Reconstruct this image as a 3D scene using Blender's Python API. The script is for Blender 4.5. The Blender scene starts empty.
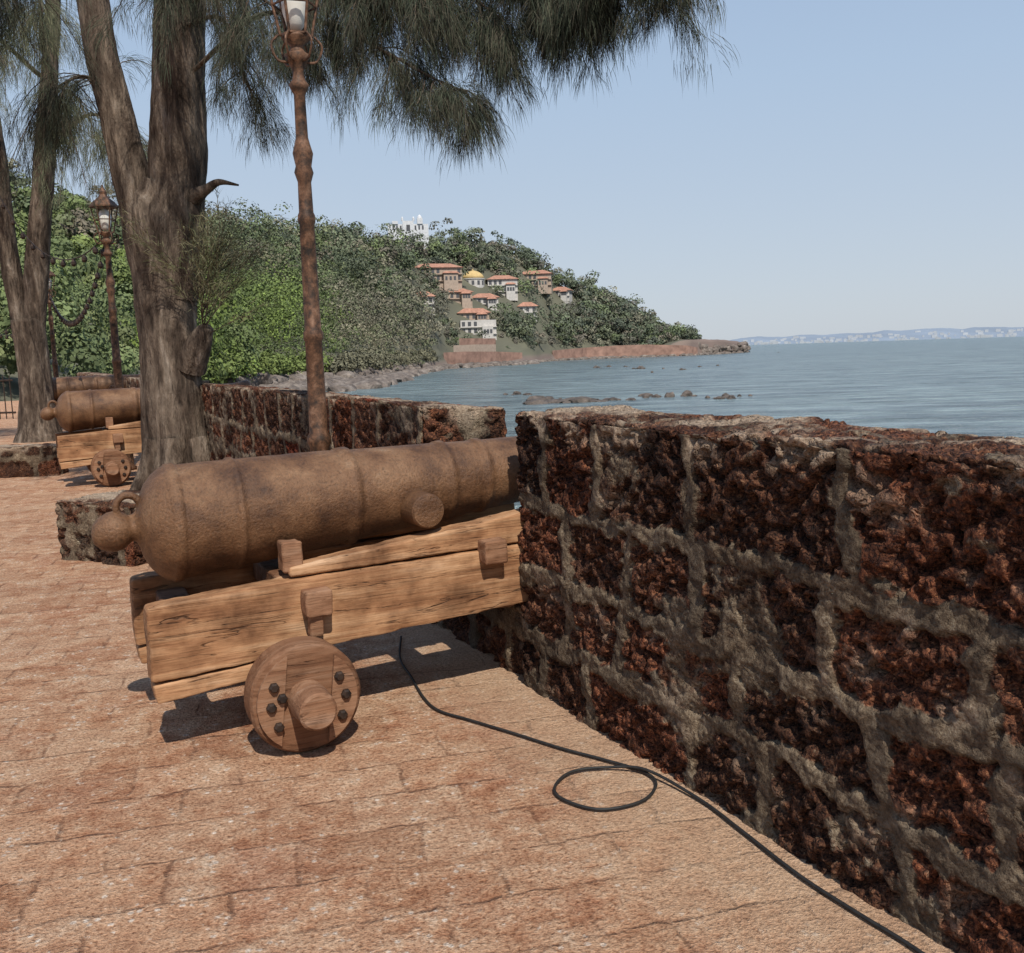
import bpy, bmesh, math, random
import numpy as np
from mathutils import Vector, Matrix, Quaternion
random.seed(7); rng=np.random.default_rng(11)
sc=bpy.context.scene
sc.view_settings.view_transform='Standard'; sc.view_settings.look='None'; sc.view_settings.exposure=0
COL=sc.collection

# ------------------------------------------------------------------ noise
def _h(ix,iy,iz,seed):
    n=(ix.astype(np.int64)*374761393+iy.astype(np.int64)*668265263+iz.astype(np.int64)*2147483647+seed*1274126177)&0xffffffff
    n=((n^(n>>13))*1274126177)&0xffffffff
    n=(n^(n>>16))&0xffffffff
    return n/4294967295.0
def vnoise(p,seed=0):
    i=np.floor(p).astype(np.int64); f=p-i; f=f*f*(3-2*f)
    r=0
    for dx in (0,1):
        wx=f[:,0] if dx else 1-f[:,0]
        for dy in (0,1):
            wy=f[:,1] if dy else 1-f[:,1]
            for dz in (0,1):
                wz=f[:,2] if dz else 1-f[:,2]
                r=r+wx*wy*wz*_h(i[:,0]+dx,i[:,1]+dy,i[:,2]+dz,seed)
    return r
def fbm(p,oct=4,seed=0,lac=2.1,g=.5):
    a=1;s=0;t=0
    for o in range(oct):
        s=s+a*vnoise(p*(lac**o)+17.3*o,seed+o); t+=a; a*=g
    return s/t
def sstep(a,b,x):
    t=np.clip((x-a)/(b-a),0,1); return t*t*(3-2*t)

# ------------------------------------------------------------------ helpers
def empty(name,loc=(0,0,0),rotz=0,scale=1):
    e=bpy.data.objects.new(name,None); COL.objects.link(e); e.location=loc; e.rotation_euler=(0,0,rotz); e.scale=(scale,)*3 if isinstance(scale,(int,float)) else scale; e.empty_display_size=.2
    return e
def mesh_obj(name,verts,faces,mat,parent=None,smooth=False,col=None):
    me=bpy.data.meshes.new(name)
    if isinstance(verts,np.ndarray): verts=verts.tolist()
    if isinstance(faces,np.ndarray): faces=faces.tolist()
    me.from_pydata(verts,[],faces); me.update()
    if smooth: me.polygons.foreach_set('use_smooth',[True]*len(me.polygons))
    if col is not None:
        ca=me.color_attributes.new(name='Col',type='FLOAT_COLOR',domain='POINT')
        c=np.ones((len(verts),4),dtype=np.float32); c[:,:3]=col; ca.data.foreach_set('color',c.ravel())
    ob=bpy.data.objects.new(name,me); COL.objects.link(ob)
    if mat: me.materials.append(mat)
    if parent: ob.parent=parent
    return ob
def bm_obj(name,bm,mat,parent=None,smooth=False):
    me=bpy.data.meshes.new(name); bm.to_mesh(me); bm.free()
    if smooth: me.polygons.foreach_set('use_smooth',[True]*len(me.polygons))
    ob=bpy.data.objects.new(name,me); COL.objects.link(ob)
    if mat: me.materials.append(mat)
    if parent: ob.parent=parent
    return ob
def lathe(prof,segs=48,axis='z'):
    n=len(prof); V=[];F=[]
    for (h,r) in prof:
        for k in range(segs):
            a=2*math.pi*k/segs
            if axis=='z': V.append((r*math.cos(a),r*math.sin(a),h))
            else: V.append((h,r*math.cos(a),r*math.sin(a)))
    for i in range(n-1):
        for k in range(segs):
            k2=(k+1)%segs
            F.append((i*segs+k,i*segs+k2,(i+1)*segs+k2,(i+1)*segs+k))
    F.append(tuple(range(segs))[::-1]); F.append(tuple((n-1)*segs+k for k in range(segs)))
    return V,F
def catmull(P,n):
    P=[np.array(p,float) for p in P]; P=[2*P[0]-P[1]]+P+[2*P[-1]-P[-2]]
    out=[]
    for i in range(1,len(P)-2):
        for k in range(n):
            t=k/n
            out.append(.5*((2*P[i])+(-P[i-1]+P[i+1])*t+(2*P[i-1]-5*P[i]+4*P[i+1]-P[i+2])*t*t+(-P[i-1]+3*P[i]-3*P[i+1]+P[i+2])*t**3))
    out.append(P[-2]); return np.array(out)
def tube(path,rad,segs=10,n=6,amp=0,freq=3,seed=0):
    P=catmull([tuple(p)+(r,) for p,r in zip(path,rad)],n); R=P[:,3]; P=P[:,:3]
    T=np.gradient(P,axis=0); T/=np.linalg.norm(T,axis=1)[:,None]+1e-9
    ref=np.array([0,1,0.]) if abs(T[0][1])<.9 else np.array([1,0,0.])
    V=[]
    N=np.cross(T[0],ref); N/=np.linalg.norm(N)
    ang=np.arange(segs)*2*math.pi/segs
    for i in range(len(P)):
        N=N-T[i]*N.dot(T[i]); N/=np.linalg.norm(N); B=np.cross(T[i],N)
        V.append(P[i]+R[i]*(np.cos(ang)[:,None]*N+np.sin(ang)[:,None]*B))
    V=np.array(V); 
    if amp:
        C=np.repeat(P[:,None,:],segs,1); D=(V-C); q=V.reshape(-1,3)*np.array([1,1,.28])*freq
        nz=(fbm(q,4,seed)-.5)*2
        big=(fbm(V.reshape(-1,3)*np.array([1.5,1.5,.5]),2,seed+9)-.5)*2
        V=(C+D*(1+(nz*amp+big*amp*.8).reshape(len(P),segs)[:,:,None])).reshape(-1,3)
    else: V=V.reshape(-1,3)
    m=len(P); F=[]
    for i in range(m-1):
        for k in range(segs):
            k2=(k+1)%segs
            F.append((i*segs+k,i*segs+k2,(i+1)*segs+k2,(i+1)*segs+k))
    F.append(tuple((m-1)*segs+k for k in range(segs)))
    return V,F
class Acc:
    def __init__(s): s.V=[];s.F=[];s.n=0;s.C=[]
    def add(s,V,F,c=None):
        V=np.asarray(V,float); s.V.append(V); s.F+= [tuple(int(x)+s.n for x in f) for f in F]; s.n+=len(V)
        if c is not None: s.C.append(np.broadcast_to(np.array(c,float),(len(V),3)))
    def obj(s,name,mat,parent=None,smooth=False):
        return mesh_obj(name,np.concatenate(s.V),s.F,mat,parent,smooth,np.concatenate(s.C) if s.C else None)
def boxVF(x0,x1,y0,y1,z0,z1):
    V=[(x0,y0,z0),(x1,y0,z0),(x1,y1,z0),(x0,y1,z0),(x0,y0,z1),(x1,y0,z1),(x1,y1,z1),(x0,y1,z1)]
    return V,[(0,3,2,1),(4,5,6,7),(0,1,5,4),(1,2,6,5),(2,3,7,6),(3,0,4,7)]

# ------------------------------------------------------------------ materials
def mat(name,rough=.8,metal=0,spec=.3):
    m=bpy.data.materials.new(name); m.use_nodes=True; nt=m.node_tree; b=nt.nodes['Principled BSDF']
    b.inputs['Roughness'].default_value=rough; b.inputs['Metallic'].default_value=metal; b.inputs['Specular IOR Level'].default_value=spec
    return m,nt,b
def N(nt,t,**k):
    n=nt.nodes.new(t)
    for a,v in k.items():
        if a in n.inputs: n.inputs[a].default_value=v
        else: setattr(n,a,v)
    return n
def coords(nt,scale=(1,1,1),rot=(0,0,0),kind='Object'):
    tc=nt.nodes.new('ShaderNodeTexCoord'); mp=nt.nodes.new('ShaderNodeMapping'); mp.inputs['Scale'].default_value=scale; mp.inputs['Rotation'].default_value=rot
    nt.links.new(tc.outputs[kind],mp.inputs['Vector']); return mp.outputs['Vector']
def noise(nt,vec,scale,detail=4,rough=.6,dist=0):
    n=N(nt,'ShaderNodeTexNoise',Scale=scale,Detail=min(detail,5),Roughness=rough,Distortion=dist); nt.links.new(vec,n.inputs['Vector']); return n.outputs['Fac']
def ramp(nt,fac,stops):
    r=nt.nodes.new('ShaderNodeValToRGB'); e=r.color_ramp.elements
    while len(e)<len(stops): e.new(.5)
    for i,(p,c) in enumerate(stops):
        e[i].position=p; e[i].color=(c[0],c[1],c[2],1) if hasattr(c,'__len__') else (c,c,c,1)
    nt.links.new(fac,r.inputs['Fac']); return r.outputs['Color']
def mix(nt,f,a,b,mode='MIX'):
    m=nt.nodes.new('ShaderNodeMix'); m.data_type='RGBA'; m.blend_type=mode
    for s,v in ((m.inputs['Factor'],f),(m.inputs['A'],a),(m.inputs['B'],b)):
        if isinstance(v,(int,float)): s.default_value=v
        elif isinstance(v,tuple): s.default_value=(*v[:3],1)
        else: nt.links.new(v,s)
    return m.outputs['Result']
def math_(nt,op,a,b=0,clamp=False):
    m=nt.nodes.new('ShaderNodeMath'); m.operation=op; m.use_clamp=clamp
    for s,v in ((m.inputs[0],a),(m.inputs[1],b)):
        if isinstance(v,(int,float)): s.default_value=v
        else: nt.links.new(v,s)
    return m.outputs[0]
def bump(nt,b,h,strength=.5,dist=.02):
    n=nt.nodes.new('ShaderNodeBump'); n.inputs['Strength'].default_value=strength; n.inputs['Distance'].default_value=dist
    nt.links.new(h,n.inputs['Height']); nt.links.new(n.outputs['Normal'],b.inputs['Normal']); return n

def make_paving():
    m,nt,b=mat('laterite_paving',.92,0,.12)
    v=coords(nt,rot=(0,0,math.radians(-14)))
    def warp(src,scale,amt,det=3):
        w=N(nt,'ShaderNodeTexNoise',Scale=scale,Detail=det,Roughness=.65); nt.links.new(src,w.inputs['Vector'])
        sub=N(nt,'ShaderNodeVectorMath',operation='SUBTRACT'); sub.inputs[1].default_value=(.5,.5,.5); nt.links.new(w.outputs['Color'],sub.inputs[0])
        s_=N(nt,'ShaderNodeVectorMath',operation='SCALE'); s_.inputs['Scale'].default_value=amt; nt.links.new(sub.outputs[0],s_.inputs[0])
        ad=N(nt,'ShaderNodeVectorMath',operation='ADD'); nt.links.new(src,ad.inputs[0]); nt.links.new(s_.outputs[0],ad.inputs[1]); return ad.outputs[0]
    vw=warp(v,7,.085,5)
    br=N(nt,'ShaderNodeTexBrick',Scale=1.0); br.inputs['Brick Width'].default_value=.40; br.inputs['Row Height'].default_value=.26
    br.inputs['Mortar Size'].default_value=.013; br.inputs['Mortar Smooth'].default_value=1.0
    br.inputs['Color1'].default_value=(0,0,0,1); br.inputs['Color2'].default_value=(1,1,1,1); br.inputs['Mortar'].default_value=(.5,.5,.5,1)
    nt.links.new(vw,br.inputs['Vector'])
    mid=noise(nt,v,8,5,.8); fine=noise(nt,v,70,4,.8); blot=noise(nt,vw,1.9,4,.65,.4)
    c=ramp(nt,mid,[(.34,(.36,.165,.09)),(.43,(.49,.26,.15)),(.52,(.59,.355,.22)),(.6,(.66,.44,.29)),(.72,(.76,.61,.46))])
    c=mix(nt,math_(nt,'MULTIPLY',ramp(nt,blot,[(.45,0),(.6,1)]),.45),c,(.63,.42,.275))
    c=mix(nt,math_(nt,'MULTIPLY',ramp(nt,blot,[(.34,1),(.46,0)]),.38),c,(.46,.225,.14))
    tone=ramp(nt,br.outputs['Color'],[(0,(.80,.73,.69)),(.35,(1.02,.95,.90)),(.7,(1.0,1.0,1.0)),(1,(1.11,1.11,1.1))])
    c=mix(nt,.8,c,tone,'MULTIPLY')
    fr=ramp(nt,fine,[(.34,(.30,.23,.19)),(.43,(.72,.66,.62)),(.52,(1.0,1.0,.99)),(.62,(1.2,1.22,1.22)),(.72,(1.6,1.68,1.7))])
    c=mix(nt,.95,c,fr,'MULTIPLY')
    vo=N(nt,'ShaderNodeTexVoronoi',Scale=27); nt.links.new(v,vo.inputs['Vector'])
    chip=math_(nt,'MULTIPLY',ramp(nt,vo.outputs['Distance'],[(.18,1),(.3,0)]),ramp(nt,mid,[(.5,0),(.56,1)]))
    c=mix(nt,math_(nt,'MULTIPLY',chip,.65),c,mix(nt,1,(.84,.75,.64),fr,'MULTIPLY'))
    jm=math_(nt,'MULTIPLY',br.outputs['Fac'],ramp(nt,noise(nt,v,3.3,4,.7),[(.38,.10),(.58,1)]))
    jm=math_(nt,'MULTIPLY',jm,ramp(nt,mid,[(.46,1),(.66,.35)]))
    c=mix(nt,math_(nt,'MULTIPLY',jm,.70),c,(.18,.085,.05))
    tc=nt.nodes.new('ShaderNodeTexCoord'); dp=N(nt,'ShaderNodeVectorMath',operation='DOT_PRODUCT'); dp.inputs[1].default_value=(.893,.45,0); nt.links.new(tc.outputs['Object'],dp.inputs[0])
    q=math_(nt,'ADD',math_(nt,'SUBTRACT',dp.outputs['Value'],2.05-.55),math_(nt,'MULTIPLY',mid,.8))
    dust=ramp(nt,q,[(.25,0),(.75,1)])
    c=mix(nt,math_(nt,'MULTIPLY',dust,.6),c,mix(nt,.9,(.61,.415,.27),ramp(nt,fine,[(.35,(.65,.62,.6)),(.52,(1,1,1)),(.7,(1.2,1.2,1.2))]),'MULTIPLY'))
    nt.links.new(c,b.inputs['Base Color'])
    h=math_(nt,'ADD',math_(nt,'MULTIPLY',mid,1.4),math_(nt,'MULTIPLY',fine,.5))
    h=math_(nt,'SUBTRACT',h,math_(nt,'MULTIPLY',jm,.30))
    bump(nt,b,h,1.0,.036)
    return m
M_pave=make_paving()

def make_laterite():
    m,nt,b=mat('laterite_masonry',.88,0,.22)
    at=N(nt,'ShaderNodeVertexColor',layer_name='Col'); sp=nt.nodes.new('ShaderNodeSeparateColor'); nt.links.new(at.outputs['Color'],sp.inputs[0])
    v=coords(nt)
    fine=noise(nt,v,75,4,.75); mid=noise(nt,v,11,5,.7); strk=noise(nt,coords(nt,(1,1,.35)),3.2,4,.65)
    vo=N(nt,'ShaderNodeTexVoronoi',Scale=58); w=N(nt,'ShaderNodeTexNoise',Scale=25,Detail=2); nt.links.new(v,w.inputs['Vector'])
    va=mix(nt,.05,v,w.outputs['Color'],'ADD'); nt.links.new(va,vo.inputs['Vector'])
    stone=ramp(nt,fine,[(.34,(.016,.010,.008)),(.45,(.080,.036,.023)),(.55,(.18,.078,.043)),(.63,(.31,.16,.086)),(.76,(.50,.32,.19))])
    red=ramp(nt,mid,[(.35,(.43,.40,.38)),(.5,(.97,.91,.87)),(.65,(1.32,1.13,.99)),(.8,(1.65,1.35,1.1))])
    stone=mix(nt,1,stone,red,'MULTIPLY')
    tone=ramp(nt,sp.outputs['Green'],[(0,(.48,.53,.56)),(.3,(.80,.82,.82)),(.6,(1.06,1,.97)),(.92,(1.25,1.04,.94)),(.965,(1.65,.9,.75))])
    stone=mix(nt,1,stone,tone,'MULTIPLY')
    mort=ramp(nt,mix(nt,.5,fine,mid),[(.36,(.035,.024,.016)),(.46,(.13,.090,.057)),(.55,(.27,.20,.13)),(.66,(.50,.41,.29))])
    mort=mix(nt,math_(nt,'MULTIPLY',ramp(nt,strk,[(.42,0),(.60,1)]),.75),mort,mix(nt,.8,(.10,.073,.05),ramp(nt,fine,[(.3,.4),(.7,1.5)]),'MULTIPLY'))
    mk=math_(nt,'ADD',sp.outputs['Red'],math_(nt,'MULTIPLY',math_(nt,'SUBTRACT',mid,.5),2.3)); mk=ramp(nt,mk,[(.3,0),(.65,1)])
    c=mix(nt,mk,stone,mort)
    dark=ramp(nt,noise(nt,v,1.6,4,.65),[(.38,(.46,.43,.40)),(.55,(1,1,1))]); c=mix(nt,.8,c,dark,'MULTIPLY')
    c=mix(nt,sp.outputs['Blue'],c,ramp(nt,fine,[(.3,(.22,.145,.095)),(.6,(.58,.44,.31))]))
    nt.links.new(c,b.inputs['Base Color'])
    pit=ramp(nt,vo.outputs['Distance'],[(.08,0),(.45,1)])
    h=math_(nt,'ADD',math_(nt,'MULTIPLY',pit,math_(nt,'SUBTRACT',1.2,sp.outputs['Red'])),math_(nt,'MULTIPLY',fine,1.1))
    h=math_(nt,'ADD',h,math_(nt,'MULTIPLY',mid,1.2))
    bump(nt,b,h,1.0,.018)
    return m
M_lat=make_laterite()

def simple_rough(name,stops,scale,bs=.5,bd=.01,rough=.8,metal=0,stretch=(1,1,1),spec=.3,scale2=None,k2=.5):
    m,nt,b=mat(name,rough,metal,spec); v=coords(nt,stretch)
    n=noise(nt,v,scale,5,.68,.3); c=ramp(nt,n,stops); h=n
    if scale2:
        n2=noise(nt,v,scale2,4,.7); c=mix(nt,.9,c,ramp(nt,n2,[(.3,(.5,.5,.5)),(.47,(.95,.95,.95)),(.6,(1.08,1.06,1.05)),(.75,(1.45,1.4,1.35))]),'MULTIPLY'); h=math_(nt,'ADD',math_(nt,'MULTIPLY',n,1.5*(1-k2)+.25),math_(nt,'MULTIPLY',n2,k2))
    nt.links.new(c,b.inputs['Base Color']); bump(nt,b,h,bs,bd); return m
M_rust=simple_rough('rusty_iron',[(.28,(.048,.021,.010)),(.40,(.102,.048,.0215)),(.53,(.163,.081,.037)),(.66,(.215,.116,.057)),(.80,(.31,.20,.12))],5,1.0,.007,.52,.12,scale2=85,spec=.4,k2=.9)
M_lamp=simple_rough('lamp_rusty_copper',[(.3,(.022,.017,.013)),(.43,(.065,.036,.022)),(.55,(.14,.070,.038)),(.68,(.23,.13,.08)),(.8,(.32,.24,.18))],14,.5,.004,.6,.2,scale2=80)
M_iron=simple_rough('dark_iron',[(.3,(.02,.016,.014)),(.7,(.08,.05,.035))],20,.4,.003,.55,.4)
M_bark=simple_rough('casuarina_bark',[(.3,(.028,.02,.015)),(.46,(.085,.062,.046)),(.6,(.18,.138,.103)),(.8,(.38,.32,.26))],6,1.0,.08,.95,0,(1,1,.22),.1,scale2=24)
M_lrock=simple_rough('shore_rock_mat',[(.3,(.06,.05,.043)),(.5,(.17,.138,.115)),(.75,(.36,.31,.26))],.35,.8,.4,.9,scale2=2)
M_cable=simple_rough('black_rubber',[(.3,(.012,.012,.012)),(.7,(.03,.028,.026))],40,.2,.001,.6)
def make_wood(name,tint=(1,1,1)):
    m,nt,b=mat(name,.75,0,.22); v=coords(nt,(.7,7,9)); v0=coords(nt); vf=coords(nt,(1.8,40,45))
    g=noise(nt,v,2.2,4,.5,1.4); g2=noise(nt,vf,3,4,.65,.3); big=noise(nt,v0,2.6,5,.65); cr=noise(nt,coords(nt,(.5,9,12)),2.0,3,.45,.8)
    c=ramp(nt,g,[(.3,(.27*tint[0],.135*tint[1],.066*tint[2])),(.45,(.365*tint[0],.198*tint[1],.10*tint[2])),(.6,(.43*tint[0],.255*tint[1],.138*tint[2])),(.78,(.50*tint[0],.335*tint[1],.21*tint[2]))])
    c=mix(nt,.7,c,ramp(nt,g2,[(.32,(.58,.54,.50)),(.48,(.97,.97,.97)),(.75,(1.15,1.13,1.12))]),'MULTIPLY')
    c=mix(nt,1,c,ramp(nt,big,[(.33,(.36,.32,.30)),(.45,(.74,.70,.68)),(.55,(1,1,1)),(.7,(1.12,1.14,1.17))]),'MULTIPLY')
    crk=ramp(nt,cr,[(.488,0),(.5,1),(.512,0)]); crm=math_(nt,'MULTIPLY',crk,ramp(nt,big,[(.46,1),(.56,0)]))
    c=mix(nt,math_(nt,'MULTIPLY',crm,.9),c,(.04,.02,.01))
    nt.links.new(c,b.inputs['Base Color'])
    h=math_(nt,'ADD',g,math_(nt,'MULTIPLY',g2,.7)); h=math_(nt,'SUBTRACT',h,math_(nt,'MULTIPLY',crm,1.5))
    bump(nt,b,h,.6,.006); return m
M_wood=make_wood('weathered_timber',(1.06,1.02,.98)); M_wood2=make_wood('worn_wheel_timber',(.52,.46,.47)); M_wood3=make_wood('pale_block_timber',(.68,.63,.67))
def make_leaf(name,rough=.6):
    m,nt,b=mat(name,rough,0,.2)
    at=N(nt,'ShaderNodeVertexColor',layer_name='Col'); nt.links.new(at.outputs['Color'],b.inputs['Base Color'])
    return m
M_vcol=make_leaf('vertex_tinted',.9)
def flat(name,c,rough=.8,var=.15,scale=1.0):
    m,nt,b=mat(name,rough); v=coords(nt); n=noise(nt,v,scale,4)
    nt.links.new(mix(nt,1,(c[0],c[1],c[2]),ramp(nt,n,[(.3,1-var),(.7,1+var)]),'MULTIPLY'),b.inputs['Base Color']); return m
M_white=flat('white_plaster',(.52,.49,.45)); M_cream=flat('cream_plaster',(.40,.31,.24)); M_tile=flat('terracotta_tile',(.39,.20,.135),.8,.3,.8); M_brick=flat('red_retaining',(.30,.18,.135),.9,.35,.3)
M_win=flat('dark_window',(.09,.09,.095),.3); M_dome=flat('ochre_dome',(.55,.39,.17)); M_haze=flat('hazy_coast',(.235,.28,.335),.95,.12,.003); M_hazew=flat('hazy_buildings',(.40,.42,.44),.9,.15,.01)  # far coast and town: haze is part of their base colour

# ------------------------------------------------------------------ world, sun, camera
SX,SY=.27,-.963
az=math.atan2(SX,SY); el=math.radians(52)
w=bpy.data.worlds.new('World'); sc.world=w; w.use_nodes=True; nt=w.node_tree
sky=nt.nodes.new('ShaderNodeTexSky'); sky.sky_type='NISHITA'; sky.sun_disc=False; sky.sun_elevation=el; sky.sun_rotation=az
sky.altitude=0; sky.air_density=1.0; sky.dust_density=1.0; sky.ozone_density=2.0
tc=nt.nodes.new('ShaderNodeTexCoord'); sx=nt.nodes.new('ShaderNodeSeparateXYZ'); nt.links.new(tc.outputs['Generated'],sx.inputs[0])
hazec=ramp(nt,sx.outputs['Z'],[(0,(.60,.655,.72)),(.06,(.565,.64,.735)),(.25,(.46,.59,.765)),(.6,(.26,.40,.66)),(1,(.13,.23,.46))])
hz_=N(nt,'ShaderNodeVectorMath',operation='SCALE'); hz_.inputs['Scale'].default_value=10.0; nt.links.new(hazec,hz_.inputs[0])
bg=nt.nodes['Background']; bg.inputs['Strength'].default_value=.10; nt.links.new(mix(nt,.85,sky.outputs[0],hz_.outputs[0]),bg.inputs['Color'])
sd=Vector((SX*math.cos(el),SY*math.cos(el),math.sin(el)))
L=bpy.data.lights.new('sun','SUN'); L.energy=4.5; L.angle=math.radians(.5); L.color=(1,.95,.87)
lo=bpy.data.objects.new('sun',L); COL.objects.link(lo); lo.rotation_euler=sd.to_track_quat('Z','Y').to_euler(); lo.location=(5,-10,20)
cam=bpy.data.cameras.new('camera'); co=bpy.data.objects.new('camera',cam); COL.objects.link(co); sc.camera=co
p=math.atan(125/960); rho=math.radians(1.8)
f=Vector((0,math.cos(p),-math.sin(p))); u0=Vector((0,math.sin(p),math.cos(p))); r0=Vector((1,0,0))
X=r0*math.cos(rho)-u0*math.sin(rho); Y=r0*math.sin(rho)+u0*math.cos(rho); Z=-f
Mx=Matrix((X,Y,Z)).transposed().to_4x4(); Mx.translation=(0,0,1.6); co.matrix_world=Mx
cam.sensor_width=36; cam.lens=33.75; cam.clip_end=60000; cam.clip_start=.05

# ------------------------------------------------------------------ wall frame
C0=np.array([.05,4.4,0]); E=np.array([-.45,.893,0]); Vv=np.array([.893,.45,0])
def W(t,q,z=0): return C0+E*t+Vv*q+np.array([0,0,z])
def slab():
    V=[W(-30,.62),W(48,.62),W(48,-45),W(-30,-45)]
    lo_=[tuple(v+np.array([0,0,-6])) for v in V]; up=[tuple(v) for v in V]
    return mesh_obj('paved_ground',up+lo_,[(0,1,2,3),(0,4,5,1),(1,5,6,2),(2,6,7,3),(3,7,4,0)],M_pave)
slab()

def stone_wall(name,t0,t1,h,th,res,seed,rows=(0,.27,.58,.90),q0=0,zlow=0,slump=0,mat_=M_lat,topdust=.85):
    L_=t1-t0; nx=max(2,int(L_/res)); ny=max(2,int(th/res)); nz=max(2,int((h-zlow)/res))
    idx=-np.ones((nx+1,ny+1,nz+1),dtype=np.int64)
    s=np.zeros_like(idx,dtype=bool); s[0]=s[-1]=True; s[:,0]=s[:,-1]=True; s[:,:,-1]=True
    I=np.argwhere(s); idx[s]=np.arange(len(I))
    P=I/np.array([nx,ny,nz])*np.array([L_,th,h-zlow])
    F=[]
    def grid(A,flip):
        a=A[:-1,:-1];b=A[1:,:-1];c=A[1:,1:];d=A[:-1,1:]
        q=np.stack([a,b,c,d] if not flip else [a,d,c,b],-1).reshape(-1,4); F.append(q)
    grid(idx[:,0,:],False); grid(idx[:,-1,:],True); grid(idx[0],True); grid(idx[-1],False); grid(idx[:,:,-1],False)
    F=np.concatenate(F)
    r=.03
    lo_=np.array([r,r,-1]); hi=np.array([L_-r,th-r,h-zlow-r])
    inn=np.clip(P,lo_,hi); d=P-inn; ln=np.linalg.norm(d,axis=1)[:,None]+1e-9; nrm=d/ln; pos=inn+nrm*r
    A=P[:,0]+t0; Q=P[:,1]; ZZ=P[:,2]+zlow
    PW=np.stack([A,Q,ZZ],1)
    wn=(fbm(PW*4,4,seed)-.5)*.17; wn2=(fbm(PW*4+31,4,seed)-.5)*.15
    hf=fbm(PW*20,3,seed+3)-.5
    lr=np.random.default_rng(seed)
    rb=np.array(list(rows)+[h+.15])
    cuts=[np.cumsum(lr.uniform(.38,.72,int((L_+3)/.36)+6))+t0-1.0 for _ in range(len(rb))]
    def cell(a,z,rowb,cuts,off=0):
        ri=np.clip(np.searchsorted(rowb,z)-1,0,len(rowb)-2)
        dz=np.minimum(z-rowb[ri]+(ri==0)*.1,rowb[ri+1]-z)
        da=np.zeros_like(a); ci=np.zeros_like(ri)
        for k in range(len(rowb)-1):
            mk=ri==k; c=cuts[k+off] if k+off<len(cuts) else cuts[k]
            j=np.clip(np.searchsorted(c,a[mk]),1,len(c)-1); da[mk]=np.minimum(a[mk]-c[j-1],c[j]-a[mk]); ci[mk]=j
        return np.minimum(dz,np.abs(da)),_h(ri,ci,ri*0+off,seed)
    df,tf=cell(A+wn,ZZ+wn2,rb,cuts)
    qb=np.array([-.5,th*.52,th+.5]); dt,tt=cell(A+wn,Q+wn2,qb,cuts,2)
    ecut=[np.array([-.4,.30,th+.4]) if k%2 else np.array([-.3,.22,.5,th+.5]) for k in range(len(rb))]
    de,te=cell(Q+wn,ZZ+wn2,rb,ecut)
    an=np.abs(nrm); an=an**3; an/=an.sum(1)[:,None]+1e-9
    dist=an[:,1]*df+an[:,2]*dt+an[:,0]*de; tone=np.where(an[:,2]>.5,tt,np.where(an[:,0]>.5,te,tf))
    wid=.002+.042*fbm(PW*2.3,3,seed+21)
    mort=1-sstep(0,.03,dist-wid+hf*.06)
    smear=sstep(.58,.70,fbm(PW*np.array([2.6,3,3.4]),5,seed+5))
    mort=np.maximum(mort,smear*.7)
    mort=np.where(an[:,2]>.5,mort*.5,mort)
    pits=fbm(PW*np.array([30,30,34]),3,seed+7); pits2=fbm(PW*11,4,seed+8); cav=np.abs(fbm(PW*17,3,seed+19)-.5)*2
    disp=(1-mort)*(-.006-.045*sstep(.45,.72,pits)-.035*(pits2-.4)-.02*sstep(.2,0,cav))+mort*(-.010+.035*(pits2-.5)+.016*(pits-.5))
    er=(fbm(PW*3.1,3,seed+11)-.5)*.05
    disp=np.where(an[:,2]>.5,disp*.55,disp)
    pos=pos+nrm*(disp+er)[:,None]
    edge=(an.max(1)<.85)
    pos=pos-nrm*(edge*np.maximum(0,fbm(PW*7,2,seed+13)-.45)*.16)[:,None]
    if slump: pos[:,2]-=slump*np.clip(pos[:,1]/th,0,1)
    top=an[:,2]>.6
    # weathered pale crust: on the coping and drifting just below the top edge
    lip=sstep(h-.16,h-.02,P[:,2]+zlow)
    dust=np.where(top,sstep(.44,.62,fbm(PW*4,4,seed+15))*topdust,np.maximum(sstep(.66,.78,fbm(PW*6,4,seed+15))*.35,lip*sstep(.50,.62,fbm(PW*7,4,seed+16))*.75))
    WP=C0+np.outer(t0+pos[:,0],E)+np.outer(q0+pos[:,1],Vv); WP[:,2]=pos[:,2]+zlow
    return mesh_obj(name,WP,F,mat_,None,True,np.stack([mort,tone,dust],1))
stone_wall('laterite_parapet_wall',-4.2,0.11,1.32,.57,.0085,3,topdust=.9)
stone_wall('laterite_parapet_wall',1.27,9.4,1.32,.57,.02,23,slump=.05)
stone_wall('laterite_parapet_wall',11.2,19.0,1.30,.57,.04,31)
stone_wall('laterite_parapet_wall',20.8,40,1.30,.57,.07,41)
stone_wall('embrasure_sill',.08,1.29,.40,.52,.02,51,q0=.03,rows=(0,.22))
stone_wall('embrasure_sill',9.38,11.22,.40,.52,.04,52,q0=.03,rows=(0,.22))
stone_wall('embrasure_sill',18.98,20.82,.40,.52,.05,53,q0=.03,rows=(0,.22))
def rough_block(name,x0,x1,y0,y1,h,rot,loc,seed,res=.03):
    global C0,E,Vv
    s=(C0,E,Vv)
    C0=np.array([loc[0],loc[1],0]); E=np.array([math.cos(rot),math.sin(rot),0]); Vv=np.array([-math.sin(rot),math.cos(rot),0])
    o=stone_wall(name,x0,x1,h,y1-y0,res,seed,rows=(0,.27),q0=y0,topdust=1.0); C0,E,Vv=s; return o
rough_block('laterite_stone_block',0,.90,0,.75,.50,math.radians(-27),(-3.80,7.85),61,.02)
rough_block('low_laterite_wall',-6,0,0,.5,.46,math.radians(3),(-6.65,13.95),62,.04)

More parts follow.
